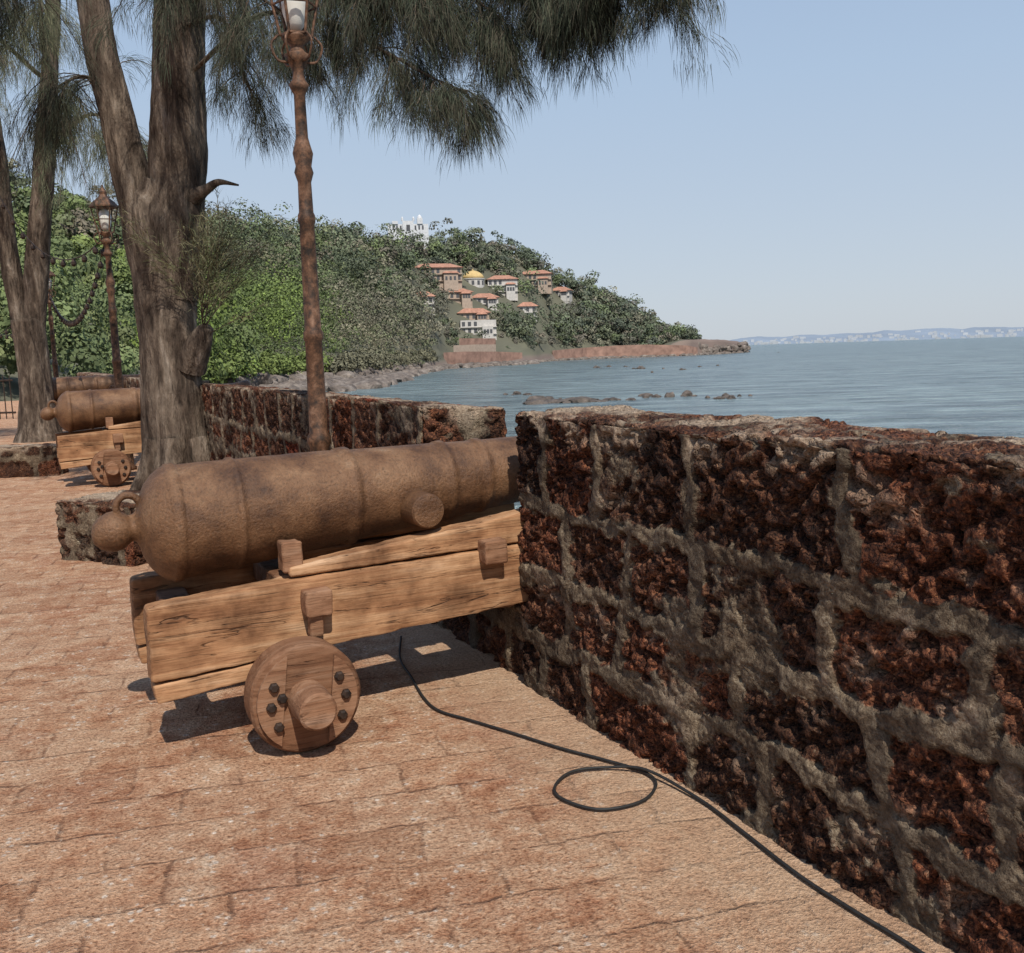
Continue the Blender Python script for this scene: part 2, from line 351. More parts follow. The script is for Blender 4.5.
# ------------------------------------------------------------------ cannon
def prism(name,pts,y0,y1,mat_,parent,bev=.008,disp=.006,seed=0):
    bm=bmesh.new(); a=[bm.verts.new((x,y0,z)) for x,z in pts]; b=[bm.verts.new((x,y1,z)) for x,z in pts]
    bm.faces.new(a); bm.faces.new(b[::-1]); n=len(pts)
    for i in range(n): bm.faces.new((a[i],b[i],b[(i+1)%n],a[(i+1)%n]))
    bmesh.ops.recalc_face_normals(bm,faces=bm.faces)
    ob=bm_obj(name,bm,mat_,parent)
    m=ob.modifiers.new('bev','BEVEL'); m.width=bev; m.segments=2
    if disp:
        m=ob.modifiers.new('rm','REMESH'); m.mode='VOXEL'; m.voxel_size=max(.006,(max(p[0] for p in pts)-min(p[0] for p in pts))/180)
        t=bpy.data.textures.new('wear','CLOUDS'); t.noise_scale=.09+.01*(seed%3)
        m=ob.modifiers.new('d','DISPLACE'); m.texture=t; m.strength=disp*2.2; m.mid_level=.5; m.texture_coords='LOCAL'
        ob.data.polygons.foreach_set('use_smooth',[True]*len(ob.data.polygons)); m=ob.modifiers.new('s','SMOOTH'); m.iterations=1
    return ob
def rbox(name,c,s,mat_,parent,seed=0,**k):
    x,y,z=c; a,b,d=s
    return prism(name,[(x-a/2,z-d/2),(x+a/2,z-d/2),(x+a/2,z+d/2),(x-a/2,z+d/2)],y-b/2,y+b/2,mat_,parent,seed=seed,**k)
def build_cannon(loc,scale=1,detail=True):
    e=empty('cannon',loc,math.atan2(.45,.893),scale); dp=.006 if detail else 0
    prof=[(-.155,.012),(-.148,.04),(-.125,.066),(-.09,.083),(-.065,.086),(-.035,.08),(-.008,.06),(.004,.052),(.018,.058),(.03,.085),(.042,.13),(.065,.178),(.095,.215),(.125,.238),(.145,.247),(.15,.254),(.185,.256),(.19,.250),(.2,.247)]
    marks=[(.405,.240),(.41,.247),(.425,.249),(.435,.247),(.44,.239),(.66,.230),(.90,.219),(.905,.226),(.93,.228),(.955,.226),(.96,.213),(1.2,.199),(1.395,.189),(1.40,.196),(1.43,.197),(1.435,.186),(1.59,.176),(1.595,.183),(1.625,.184),(1.63,.174),(1.9,.163),(2.2,.152),(2.22,.160),(2.25,.158),(2.31,.178),(2.36,.180),(2.385,.165)]
    last=prof[-1]
    for q in marks:
        n=int((q[0]-last[0])/.02)
        for j in range(1,n): t=j/n; prof.append((last[0]+(q[0]-last[0])*t,last[1]+(q[1]-last[1])*t))
        prof.append(q); last=q
    prof+=[(2.385,.085),(2.0,.08)]
    V,F=lathe(prof,110,'x'); V=np.array(V)
    V=V+ (V*np.array([0,1,1]))*(((fbm(V*14,3,5)-.5)*.018+(fbm(V*42,2,6)-.5)*.014))[:,None]
    F=F[:-1] ; V[:,2]+= .905+.056*V[:,0]
    mesh_obj('barrel',V,F,M_rust,e,True)
    bm=bmesh.new(); R,rr=.050,.016
    vs=[[bm.verts.new((-.005+(R+rr*math.cos(j*math.pi/5))*math.cos(i*math.pi/12)*.95,rr*1.3*math.sin(j*math.pi/5),1.0+(R+rr*math.cos(j*math.pi/5))*math.sin(i*math.pi/12))) for j in range(10)] for i in range(24)]
    for i in range(24):
        for j in range(10): bm.faces.new((vs[i][j],vs[(i+1)%24][j],vs[(i+1)%24][(j+1)%10],vs[i][(j+1)%10]))
    bmesh.ops.recalc_face_normals(bm,faces=bm.faces); bm_obj('cascabel_ring',bm,M_rust,e,True)
    V,F=lathe([(-.345,.05),(-.34,.072),(-.33,.078),(0,.082),(.33,.078),(.34,.072),(.345,.05)],32)
    V=np.array(V)[:,[0,2,1]]; V[:,0]+=1.22; V[:,2]+=.90; mesh_obj('trunnions',V,F,M_rust,e,False)
    for sgn,nm in ((-1,'near'),(1,'far')):
        y0,y1=sorted((sgn*.35,sgn*.235)); 
        prism('cheek_main_beam_'+nm,[(0,.325),(1.95,.425),(1.95,.70),(1.2,.685),(.6,.675),(.0,.635)],y0,y1,M_wood,e,disp=dp,seed=1)
        prism('cheek_lower_board_'+nm,[(.015,.235),(.62,.29),(.62,.348),(.005,.316)],y0+.006,y1-.004,M_wood,e,disp=dp,seed=2)
        prism('cheek_upper_board_'+nm,[(.58,.683),(1.2,.694),(1.95,.710),(1.95,.875),(1.3,.80),(.58,.722)],y0+.007,y1+.003,M_wood,e,disp=dp,seed=3)
        rbox('beam_end_lower_'+nm,(.675,sgn*.375,.575),(.115,.12,.11),M_wood3,e,disp=dp)
        rbox('beam_end_upper_'+nm,(1.51,sgn*.375,.690),(.115,.10,.11),M_wood3,e,disp=dp)
        rbox('quoin_block_'+nm,(.60,sgn*.275,.765),(.085,.10,.13),M_wood3,e,disp=dp)
        rbox('axle_strap_'+nm,(.665,sgn*.385,.475),(.06,.05,.10),M_wood3,e,disp=dp)
        V,F=lathe([(0,.19),(.006,.222),(.02,.23),(.13,.228),(.145,.218),(.15,.19)],56)
        V=np.array(V); V[:,:2]*=(1+(fbm(V*7,3,8)-.5)*.06)[:,None]; V=V[:,[0,2,1]]; V[:,1]= sgn*(V[:,1]+.4375); V[:,0]+=.56; V[:,2]+=.232
        mesh_obj('wheel_disc_'+nm,V,F,M_wood2,e,False)
        a=math.radians(-62)
        for sd_ in (-1,1):
            pts=[]
            for k in range(13):
                an=math.radians(-62+124*k/12); pts.append((sd_*.205*math.cos(an),.205*math.sin(an)))
            pl=bmesh.new(); fr=[pl.verts.new((x_,-.011,z_)) for x_,z_ in pts]; bk=[pl.verts.new((x_,.009,z_)) for x_,z_ in pts]
            pl.faces.new(fr); pl.faces.new(bk[::-1])
            for k in range(13): pl.faces.new((fr[k],bk[k],bk[(k+1)%13],fr[(k+1)%13]))
            bmesh.ops.recalc_face_normals(pl,faces=pl.faces)
            bmesh.ops.rotate(pl,verts=pl.verts,matrix=Matrix.Rotation(a+1.2,3,'Y')); bmesh.ops.translate(pl,verts=pl.verts,vec=(.56,sgn*.594,.232))
            bm_obj('wheel_side_board_'+nm,pl,M_wood3,e)
        V,F=lathe([(0,.082),(.04,.080),(.12,.078),(.165,.076),(.175,.066)],32); V=np.array(V); V[:,:2]*=(1+(fbm(V*20,2,3)-.5)*.08)[:,None]; V=V[:,[0,2,1]]; V[:,1]=sgn*(V[:,1]+.585); V[:,0]+=.56;V[:,2]+=.232
        mesh_obj('axle_end_'+nm,V,F,M_wood3,e,False)
        bo=Acc()
        for (bx,bz) in ((-.150,.0),(-.135,.08),(-.125,-.085),(-.105,.03),(.155,.0),(.135,-.085),(.13,.08)):
            V,F=lathe([(0,.021),(.016,.021),(.024,.014)],6); V=np.array(V)[:,[0,2,1]]; V[:,1]=sgn*(V[:,1]+.602); V[:,0]+=.56+bx; V[:,2]+=.232+bz; bo.add(V,F)
        bo.obj('wheel_bolts_'+nm,M_iron,e)
    rbox('axle_beam',(.56,0,.232),(.13,.875,.13),M_wood2,e,disp=dp)
    rbox('rear_transom',(.16,0,.47),(.13,.47,.22),M_wood2,e,disp=dp)
    rbox('stool_bed',(.62,0,.62),(.16,.47,.10),M_wood2,e,disp=dp)
    rbox('front_transom',(1.62,0,.52),(.14,.47,.30),M_wood2,e,disp=dp)
    return e
build_cannon((-1.62,4.01,0))
build_cannon((-1.62-4.44,4.01+8.78,0),1.08,False)
build_cannon((-1.62-8.75,4.01+17.5,0),1.15,False)

P=[(-.66,5.3),(-.62,4.9),(-.53,4.6),(-.44,4.3),(-.36,4.14),(-.22,4.02),(-.02,3.85),(.16,3.69),(.32,3.57),(.46,3.45),(.492,3.34),(.42,3.21),(.27,3.16),(.15,3.24),(.12,3.34),(.19,3.46),(.33,3.49),(.47,3.43),(.627,3.21),(.72,2.98),(.827,2.70),(.93,2.5),(1.02,2.336),(1.14,2.05),(1.25,1.6),(1.4,1.0)]
zz=[.009]*len(P); zz[15]=zz[16]=.012; zz[17]=.024; 
V,F=tube([(a,b,z+.003) for (a,b),z in zip(P,zz)],[.0058]*len(P),8,8); mesh_obj('cable',V,F,M_cable,None,True)

# ------------------------------------------------------------------ street lamps
M_glass=flat('lantern_glass',(.66,.64,.58),.25,.05)
def lamp(loc,sc_=1):
    e=empty('street_lamp',loc,.3,sc_)
    prof=[(0,.16),(.05,.16),(.06,.13),(.30,.12),(.32,.14),(.36,.14),(.40,.09),(.55,.075),(.9,.07),(.93,.085),(.97,.085),(1.0,.066),(1.6,.060),(1.62,.070),(1.66,.070),(1.68,.058),(2.35,.052),(2.37,.06),(2.41,.06),(2.43,.050),(2.62,.046),(2.68,.066),(2.72,.054),(2.80,.070),(2.86,.052),(2.9,.042),(3.16,.038),(3.19,.055),(3.22,.07),(3.25,.045),(3.30,.036),(3.36,.064),(3.40,.09),(3.42,.055),(3.46,.045),(3.50,.10),(3.52,.10)]
    V,F=lathe(prof,20); mesh_obj('post',V,F,M_lamp,e,True)
    fr=Acc(); n=6
    for k in range(n):
        a=2*math.pi*k/n; a2=2*math.pi*(k+1)/n
        p0=(.105*math.cos(a),.105*math.sin(a),3.52); p1=(.185*math.cos(a),.185*math.sin(a),3.88)
        V,F=tube([p0,tuple((np.array(p0)+p1)/2),p1],[.010]*3,6,2); fr.add(V,F)
        for r_,z_ in ((.185,3.88),(.145,3.70),(.105,3.52)):
            q0=(r_*math.cos(a),r_*math.sin(a),z_); q1=(r_*math.cos(a2),r_*math.sin(a2),z_)
            V,F=tube([q0,tuple((np.array(q0)+q1)/2),q1],[.008]*3,6,2); fr.add(V,F)
        V,F=tube([(.04*math.cos(a),.04*math.sin(a),3.36),(.13*math.cos(a),.13*math.sin(a),3.37),(.17*math.cos(a),.17*math.sin(a),3.46),(.12*math.cos(a),.12*math.sin(a),3.52)],[.008]*4,6,4); fr.add(V,F)
    V,F=lathe([(3.88,.205),(3.90,.205),(3.96,.15),(4.02,.08),(4.06,.05),(4.10,.055),(4.13,.03),(4.20,.012)],6); fr.add(V,F)
    fr.obj('lantern_frame',M_lamp,e)
    V,F=lathe([(3.55,.03),(3.58,.06),(3.66,.085),(3.75,.09),(3.82,.07),(3.86,.03)],16); mesh_obj('lantern_globe',V,F,M_glass,e,True)
    return e
lamp((-1.37,6.85,0),(1,1,1.07)); lamp((-5.86,14.5,0)); lamp((-11.7,25,0))
st=Acc()
pts=[(-1.37,6.85,3.35),(-5.86,14.5,3.5),(-11.7,25,3.5),(-18,33,3.6)]
def string(a,b,sag,n,acc):
    a=np.array(a);b=np.array(b); Q=[a+(b-a)*t-np.array([0,0,sag*4*t*(1-t)]) for t in np.linspace(0,1,n)]
    V,F=tube(Q,[.010]*n,4,2); acc.add(V,F)
    for q in Q[1:-1]:
        V,F=lathe([(0,.018),(.03,.045),(.07,.045),(.11,.018)],6); acc.add(np.array(V)+q-np.array([0,0,.12]),F)
string(pts[1],pts[2],1.0,26,st); string(pts[1],(-9.5,18.5,5.0),.8,12,st); string(pts[2],(-15,24,2.6),.8,14,st); string(pts[2],pts[3],1,14,st)
st.obj('festoon_light_string',M_iron)
ra=Acc()
for k in range(26):
    x_=-20.5+k*.2; V,F=tube([(x_,30,0),(x_,30,.6),(x_,30,1.35)],[.018]*3,6,1); ra.add(V,F)
for z_ in (.2,1.2): V,F=tube([(-20.6,30,z_),(-18,30,z_),(-15.4,30,z_)],[.03]*3,6,2); ra.add(V,F)
ra.obj('iron_railing',M_iron)

# ------------------------------------------------------------------ near casuarina trees
def needles(clusters,name,parent,cols,width=.0019,seed=1):
    r=np.random.default_rng(seed); VV=[];FF=[];CC=[];n=0
    for pos,dr,cnt,ln,spr in clusters:
        pos=np.array(pos); d=np.array(dr)+r.normal(0,spr,(cnt,3)); d/=np.linalg.norm(d,axis=1)[:,None]
        l=ln*r.uniform(.45,1.4,cnt)[:,None]; p0=pos+r.normal(0,.035,(cnt,3)); p1=p0+d*l*.5; g=np.array([0,0,-.75]); d2=d+g; d2/=np.linalg.norm(d2,axis=1)[:,None]; p2=p1+d2*l*.6
        s=np.cross(d,r.normal(0,1,(cnt,3))); s/=np.linalg.norm(s,axis=1)[:,None]+1e-9; s=s*width
        V=np.stack([p0-s,p0+s,p1-s*.9,p1+s*.9,p2],1).reshape(-1,3); b=n+np.arange(cnt)*5
        FF+= [(int(k),int(k+1),int(k+3),int(k+2)) for k in b]; FF+=[(int(k+2),int(k+3),int(k+4)) for k in b]
        c=np.array(cols)[r.integers(0,len(cols))]*r.uniform(.65,1.35,(cnt,1)); CC.append(np.repeat(c,5,0)); VV.append(V); n+=cnt*5
    return mesh_obj(name,np.concatenate(VV),FF,M_vcol,parent,False,np.concatenate(CC))
GREEN=[(.05,.06,.038),(.038,.047,.032),(.065,.073,.045),(.09,.085,.058),(.08,.068,.048)]
def spray(main,acc,clusters,r0_,r1_,nsub,sublen,rnd,droop=1.0,cnt=5,ln=.17,start=.2,tw=.42):
    P=catmull(main,10); m=len(P); rad=np.linspace(r0_,r1_,len(main)); V,F=tube(main,list(rad),7,10); acc.add(V,F)
    for i in range(nsub):
        t=start+(1-start)*rnd.random(); k=min(m-2,int(t*(m-1))); p0=P[k]; T=P[k+1]-P[k]; T/=np.linalg.norm(T)
        d=T*.7+np.array([rnd.gauss(0,.6),rnd.gauss(0,.6),rnd.gauss(-.05,.4)]); d/=np.linalg.norm(d)
        l=sublen*rnd.uniform(.35,1.4); n=8; pts_=[p0]; q=p0.copy(); dd=d.copy()
        for s in range(n):
            dd=dd+np.array([rnd.gauss(0,.15),rnd.gauss(0,.15),-.17*droop]); dd/=np.linalg.norm(dd); q=q+dd*l/n; pts_.append(q.copy())
            if s>=1:
              for _ in range(2):
                td=dd*.7+np.array([rnd.gauss(0,.6),rnd.gauss(0,.6),rnd.gauss(-.2,.3)]); td/=np.linalg.norm(td)
                base=q.copy(); tl=tw*rnd.uniform(.2,1.4)*(1-s/(n+8))
                for j in range(5):
                    base=base+td*tl/5; td=td+np.array([0,0,-.22*droop]); td/=np.linalg.norm(td)
                    clusters.append((base.copy(),td.copy(),cnt,ln,.16))
            clusters.append((q.copy(),dd.copy(),cnt,ln,.16))
        V,F=tube(pts_[::2]+[pts_[-1]],list(np.linspace(.008,.0025,len(pts_[::2])+1)),5,2); acc.add(V,F)
rnd=random.Random(15)
T1=empty('casuarina_tree')
tr=Acc()
def addt(path,rad,segs=40,n=14,amp=.15,freq=6,seed=1,acc=None):
    V,F=tube(path,rad,segs,n,amp,freq,seed); (acc or tr).add(V,F)
addt([(-4.28,12.4,-.2),(-4.28,12.4,.25),(-4.3,12.4,.9),(-4.31,12.4,1.7),(-4.33,12.4,2.6),(-4.35,12.4,3.3),(-4.2,12.4,3.8)],[.66,.50,.41,.37,.37,.42,.30],seed=1,segs=64,n=20)
addt([(-4.42,12.4,2.5),(-4.55,12.4,3.4),(-4.72,12.4,4.4),(-4.90,12.45,5.4),(-5.02,12.5,6.6),(-5.4,12.6,9)],[.28,.25,.21,.20,.18,.12],seed=2,segs=48,n=18)
addt([(-4.25,12.4,2.4),(-4.14,12.4,3.2),(-4.02,12.4,4.2),(-3.92,12.35,5.2),(-3.8,12.3,6.4),(-3.5,12.2,9)],[.32,.35,.33,.31,.28,.16],seed=3,segs=56,n=18)
addt([(-4.05,12.3,1.55),(-3.82,12.15,1.9),(-3.72,12.1,2.02)],[.22,.13,.07],24,8,seed=4)
addt([(-3.9,12.3,3.6),(-3.65,12.15,3.68),(-3.45,12.05,3.75),(-3.2,12.0,3.70)],[.14,.07,.04,.012],16,8,seed=5)
for a in range(7):
    an=a*.9+.3; addt([(-4.28+.3*math.cos(an),12.4+.3*math.sin(an),.6),(-4.28+.45*math.cos(an),12.4+.45*math.sin(an),.22),(-4.28+.7*math.cos(an),12.4+.7*math.sin(an),-.08)],[.18,.14,.07],20,8,seed=10+a)
tr.obj('trunk',M_bark,T1,True)
br=Acc(); cl=[]
spray([(-3.7,12.2,5.9),(-2.2,10.9,6.0),(-.9,9.9,5.75),(.2,9.4,5.5),(.9,9.0,5.3),(1.4,8.8,5.1)],br,cl,.06,.01,76,.85,rnd)
spray([(-3.7,12.2,5.1),(-2.6,11.0,5.3),(-1.7,10.1,4.9),(-1.1,9.7,4.5),(-.6,9.4,4.15),(-.3,9.3,4.0)],br,cl,.03,.006,34,.45,rnd,start=.35)
spray([(-1.6,10.4,6.0),(-.8,9.8,5.4),(-.2,9.4,4.85),(.05,9.2,4.55)],br,cl,.025,.006,34,.5,rnd)
spray([(-.6,9.8,5.7),(.1,9.4,5.3),(.5,9.2,4.95),(.8,9.1,4.7)],br,cl,.025,.006,34,.5,rnd)
spray([(.2,9.4,5.35),(.42,9.3,5.0),(.5,9.25,4.65)],br,cl,.018,.005,14,.28,rnd,start=.3)
spray([(.6,9.3,5.35),(.9,9.15,4.98),(1.0,9.1,4.68)],br,cl,.018,.005,14,.28,rnd,start=.3)
spray([(-2.4,11,6.0),(-1.8,10.2,5.5),(-1.2,9.7,5.2),(-.6,9.4,4.9)],br,cl,.03,.006,48,.7,rnd)
spray([(-3.8,12.2,6.0),(-3.0,11.2,5.8),(-2.4,10.6,5.3),(-2.0,10.2,4.9)],br,cl,.035,.008,30,.8,rnd)
spray([(-3.8,12.2,5.6),(-3.2,11.6,5.5),(-2.9,11.2,5.0),(-2.8,11.0,4.6)],br,cl,.03,.008,18,.9,rnd,cnt=4)
spray([(-4.0,12.2,6.6),(-3.6,11.0,6.2),(-3.3,10.5,5.8)],br,cl,.04,.008,22,1.1,rnd,cnt=5)
spray([(-5.0,12.3,6.4),(-5.2,11.6,6.4),(-5.4,11.0,6.0),(-5.5,10.8,5.6)],br,cl,.04,.008,30,1.2,rnd,cnt=5)
spray([(-4.7,12.3,4.9),(-5.1,12.3,5.1),(-5.5,12.2,4.9)],br,cl,.03,.008,18,1.1,rnd,cnt=4,droop=1.5)
spray([(-.2,9.6,5.8),(.6,9.2,5.65),(1.2,8.9,5.4),(1.6,8.7,5.2)],br,cl,.03,.006,34,.5,rnd)
br.obj('branches',M_bark,T1,True)
needles(cl,'foliage',T1,GREEN,seed=3)
cl2=[]; br2=Acc()
for i in range(44):
    d=np.array([rnd.gauss(.45,.4),rnd.gauss(-.2,.4),rnd.uniform(.3,1.2)]); d/=np.linalg.norm(d); q=np.array([-3.78,12.1,rnd.uniform(1.9,2.6)]); pp=[q.copy()]
    l=rnd.uniform(.6,1.4)
    for s in range(8):
        q=q+d*l/8; d=d+np.array([rnd.gauss(0,.07),0,.02]); d/=np.linalg.norm(d); pp.append(q.copy()); 
        if s>1: cl2.append((q.copy(),d.copy(),10,.18,.40))
    V,F=tube(pp[::2]+[pp[-1]],[.006,.005,.004,.003,.003,.003],5,2); br2.add(V,F)
br2.obj('sprout_twigs',M_bark,T1,True)
needles(cl2,'sprout_foliage',T1,[(.17,.16,.085),(.13,.135,.065),(.20,.175,.10)],seed=4,width=.003)

T2=empty('casuarina_tree'); tr2=Acc()
addt([(-10.2,20.8,-.2),(-10.2,20.8,.5),(-10.2,20.8,1.6),(-10.25,20.8,2.6)],[.60,.38,.32,.32],acc=tr2,seed=31)
addt([(-10.3,20.8,2.2),(-10.5,20.8,4),(-10.55,20.8,6),(-10.7,20.8,9),(-10.8,20.8,12)],[.22,.20,.18,.14,.08],acc=tr2,seed=32)
addt([(-10.15,20.8,2.2),(-9.9,20.8,3.8),(-9.5,20.7,6),(-9.0,20.6,9),(-8.7,20.6,12)],[.24,.23,.20,.15,.08],acc=tr2,seed=33)
tr2.obj('trunk',M_bark,T2,True)
b2=Acc(); c3=[]
for st_,en in (((-10.5,20.8,7),(-12,18.5,7.2)),((-9.3,20.6,8),(-8.3,18.5,8.2)),((-9.4,20.6,7.5),(-10.4,18.5,7.8)),((-9.2,20.6,6.5),(-8.0,19,6.6)),((-10.5,20.8,8.5),(-11.0,18,8.6)),((-9.3,20.6,6),(-7.6,20,6.4)),((-10.6,20.6,5.6),(-11.8,19.5,6.0))):
    st_=np.array(st_);en=np.array(en); md=(st_+en)/2+np.array([0,0,.4]); spray([tuple(st_),tuple(md),tuple(en),tuple(en+(en-st_)*.2-np.array([0,0,.4]))],b2,c3,.05,.01,18,1.5,rnd,cnt=4,ln=.26,tw=.8)
b2.obj('branches',M_bark,T2,True)
needles(c3,'foliage',T2,[(.12,.125,.07),(.085,.095,.05),(.16,.15,.09)],width=.003,seed=8)

# ------------------------------------------------------------------ terrain / hill
px=np.array([-900,-400,0,100,200,250,300,350,400,450,490,530,560,600,640,690,720,745,752])
shore=np.array([50,50,52,60,110,150,180,195,250,400,430,450,520,550,560,570,600,650,690])
rd=np.array([250,250,250,300,350,390,430,480,520,560,580,600,610,620,625,640,680,720,720])
rz=np.array([40,42,46,42,45,48,51,52,55,61,61,55,43,31,18,5,5,3,-6])
def hgt(pxv,d):
    sh=np.interp(pxv,px,shore); r_=np.interp(pxv,px,rd); z_=np.interp(pxv,px,rz)
    f_=np.clip((d-sh)/(r_-sh),0,1)
    prof=f_**1.15*(1-.15*np.sin(f_*math.pi*2)*.5)
    z=-4+np.clip((d-sh)/6,-1,1)*1.3+ (z_+2.7)*prof*1.0
    z=np.where(d>r_,z-(d-r_)*.12,z)
    tipw=np.interp(pxv,[660,690],[0,1]); cl_=-4+np.clip((d-sh)/5,-1,1)*(z_+4); z=z*(1-tipw)+cl_*tipw
    return z
def wpos(pxv,d,z=None):
    pxv=np.asarray(pxv,float); d=np.asarray(d,float)
    x=(pxv-512)/960*d; zz_=hgt(pxv,d) if z is None else z
    return np.stack([x,d+0*x,zz_+0*x],-1)
cols_=np.linspace(-900,752,260); nr=110
u_=np.linspace(-.12,1.6,nr)
G=[];Cc=[]
for uu in u_:
    sh=np.interp(cols_,px,shore); r_=np.interp(cols_,px,rd); d=sh+(r_-sh)*uu
    Pz=wpos(cols_,d); Pz[:,2]+= (fbm(np.stack([Pz[:,0]*.03,Pz[:,1]*.03,Pz[:,0]*0],1),4,77)-.5)*8*np.clip(uu*4,0,1)*np.interp(cols_,[600,700],[1,.15])
    Pz[:,2]+= (fbm(np.stack([Pz[:,0]*.15,Pz[:,1]*.15,Pz[:,0]*0],1),3,78)-.5)*1.6
    G.append(Pz)
    t=np.clip((d-sh-3)/6,0,1)[:,None]; nn=fbm(np.stack([Pz[:,0]*.1,Pz[:,1]*.1,Pz[:,0]*0],1),3,79)[:,None]
    sand=np.array([.36,.29,.22]); red=np.array([.22,.15,.115]); grn=np.array([.11,.10,.055])
    shc=np.where((cols_[:,None]>430),red,sand)*(.6+.8*nn); c=shc*(1-t)+(grn*(.5+1.1*nn))*t
    tip=np.interp(cols_,[680,705],[0,1])[:,None]; c=c*(1-tip)+red*.9*(.5+1.0*nn)*tip
    Cc.append(c*.85+np.array([.3,.36,.42])*.08)  # bluish distance haze mixed into the terrain vertex colours
G=np.array(G);nc=len(cols_); V=G.reshape(-1,3); Ccc=np.array(Cc).reshape(-1,3)
ii=np.arange(nr-1)[:,None]*nc+np.arange(nc-1)[None]; F=np.stack([ii,ii+1,ii+nc+1,ii+nc],-1).reshape(-1,4)
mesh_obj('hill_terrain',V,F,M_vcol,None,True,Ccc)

def crowns(name,trees,seed):
    r=np.random.default_rng(seed); VV=[];CC=[];n=0
    for pos,R,Hh,nl,ls,c in trees:
        k=r.integers(4,8); cen=r.normal(0,.42,(k,3))*np.array([R,R,Hh*.5])+np.array([0,0,Hh*.62]); rr=r.uniform(.38,.66,k)*R
        w_=r.integers(0,k,nl); d=r.normal(0,1,(nl,3)); d[:,2]=np.where(d[:,2]<-.3,-d[:,2],d[:,2]); d/=np.linalg.norm(d,axis=1)[:,None]
        P_=np.array(pos)+cen[w_]+d*(rr[w_]*r.uniform(.74,1.06,nl))[:,None]*np.array([1,1,.85])
        nn=d+r.normal(0,.28,(nl,3)); nn/=np.linalg.norm(nn,axis=1)[:,None]
        a=np.cross(nn,r.normal(0,1,(nl,3))); a/=np.linalg.norm(a,axis=1)[:,None]+1e-9; b=np.cross(nn,a)
        s=(ls*r.uniform(.5,1.3,nl))[:,None]; a=a*s; b=b*s*.7
        VV.append(np.stack([P_-a,P_-b,P_+a,P_+b],1).reshape(-1,3))
        cc=np.array(c)*r.uniform(.85,1.15,(nl,1))*(r.uniform(.75,1.25,k)[w_])[:,None]; CC.append(np.repeat(cc,4,0)); n+=nl
    V=np.concatenate(VV); F=np.arange(n*4).reshape(-1,4)
    return mesh_obj(name,V,F,M_vcol,None,False,np.concatenate(CC))
def site(c_,y):
    hy=351-.0314*(c_-512); s=(hy-y)/960; d=np.interp(c_,px,shore)+6
    while d<800 and hgt(c_,d)<1.6+s*d: d+=1
    return d
BL=[('hillside_villa',444,283,24,10,2,'c',True,.25),('hillside_villa',508,293,16,9,2,'w',True,.1),('hillside_villa',541,287,19,9,2,'c',True,-.1),('hillside_villa',462,300,15,9,1,'c',True,.3),
    ('hillside_villa',566,297,12,8,1,'w',True,-.3),('hillside_villa',490,305,14,8,1,'w',True,.1),('hillside_house',483,334,17,7,2,'w',False,.1),('hillside_house',479,320,15,6,1,'c',True,.1),('hillside_house',532,313,10,6,1,'w',True,.1),('hillside_house',430,305,10,6,1,'w',True,.1)]
pal=[(.075,.10,.034),(.095,.12,.042),(.058,.078,.032),(.12,.135,.052),(.165,.15,.085),(.115,.15,.036),(.155,.125,.08),(.13,.15,.075)]
haze_tint=np.array([.36,.39,.38])  # aerial haze colour, painted into the tree crowns' vertex colours
sl=[(c_,site(c_,y),w_) for (_,c_,y,w_,*r) in BL]+[(480,site(480,284),13)]
def blocked(c_,d,R,rr):
    for bc,bd,bw in sl:
        lat=abs(c_-bc)/960*d
        if lat<bw*.5+R and -9<d-bd<11: return True
        if lat<bw*.5+R*.5 and -34<d-bd<=-9 and rr.random()<.7: return True
    lat=abs(c_-418)/960*d
    if lat<12+R and -7<d-540<9: return True
    return False
trees=[]
rr_=random.Random(9)
for i in range(2600):
    u=rr_.random()**.8*1.05; c_=rr_.uniform(150,700); sh=np.interp(c_,px,shore); r_=np.interp(c_,px,rd); m0=8 if c_<430 else 16; d=sh+m0+(r_-sh-m0)*u
    if c_>665 and rr_.random()<.6: continue
    R=rr_.choice([2.4,3.0,3.8,4.4,5.2,6.8,8])*(.7 if u<.1 else 1)
    if blocked(c_,d,R,rr_): continue
    P0=wpos(c_,d)
    if c_>640: R*=.7
    z=rr_.random(); 
    if 340<c_<450 and u<.45: col=(.18,.16,.10) if z<.6 else (.13,.14,.065)
    elif c_<340 and u<.4: col=(.14,.19,.036) if z<.55 else (.10,.135,.036)
    else: col=pal[rr_.randrange(8)]
    hf=min(.34,d/1700); col=np.array(col)*rr_.uniform(.55,1.5)*(1-hf)+haze_tint*hf*.5  # haze share in the crown colour grows with distance
    n=int(190+9000/ max(60,d)*(R/4)); ls=.47*min(1.2,max(.5,d/450))*(R/4)**.4
    trees.append((P0+np.array([0,0,-1.0]),R,R*rr_.uniform(1.1,2.0),n,ls,col))
for i in range(260):
    c_=rr_.uniform(205,440); sh=np.interp(c_,px,shore); d=sh+rr_.uniform(8,15); P0=wpos(c_,d); col=np.array((.14,.18,.045) if c_<330 else (.15,.14,.085))*rr_.uniform(.6,1.3)
    trees.append((P0+np.array([0,0,-.6]),rr_.uniform(1.5,3),rr_.uniform(2.2,4),170,.32,col+haze_tint*.04))
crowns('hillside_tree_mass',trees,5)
trees=[]
for i in range(120):
    c_=rr_.uniform(-200,250); u=rr_.random(); sh=np.interp(c_,px,shore); d=sh+8+u*150
    if c_>130 and d<150: continue
    P0=wpos(c_,d); R=rr_.uniform(2.6,5.2); z=rr_.random(); col=(.15,.19,.047) if z<.4 else (.18,.205,.075) if z<.6 else (.11,.14,.045)
    trees.append((P0+np.array([0,0,-.6]),R,R*rr_.uniform(1.3,2.0),int(1500),.20*max(1,d/100),np.array(col)*rr_.uniform(.8,1.2)+haze_tint*.07))
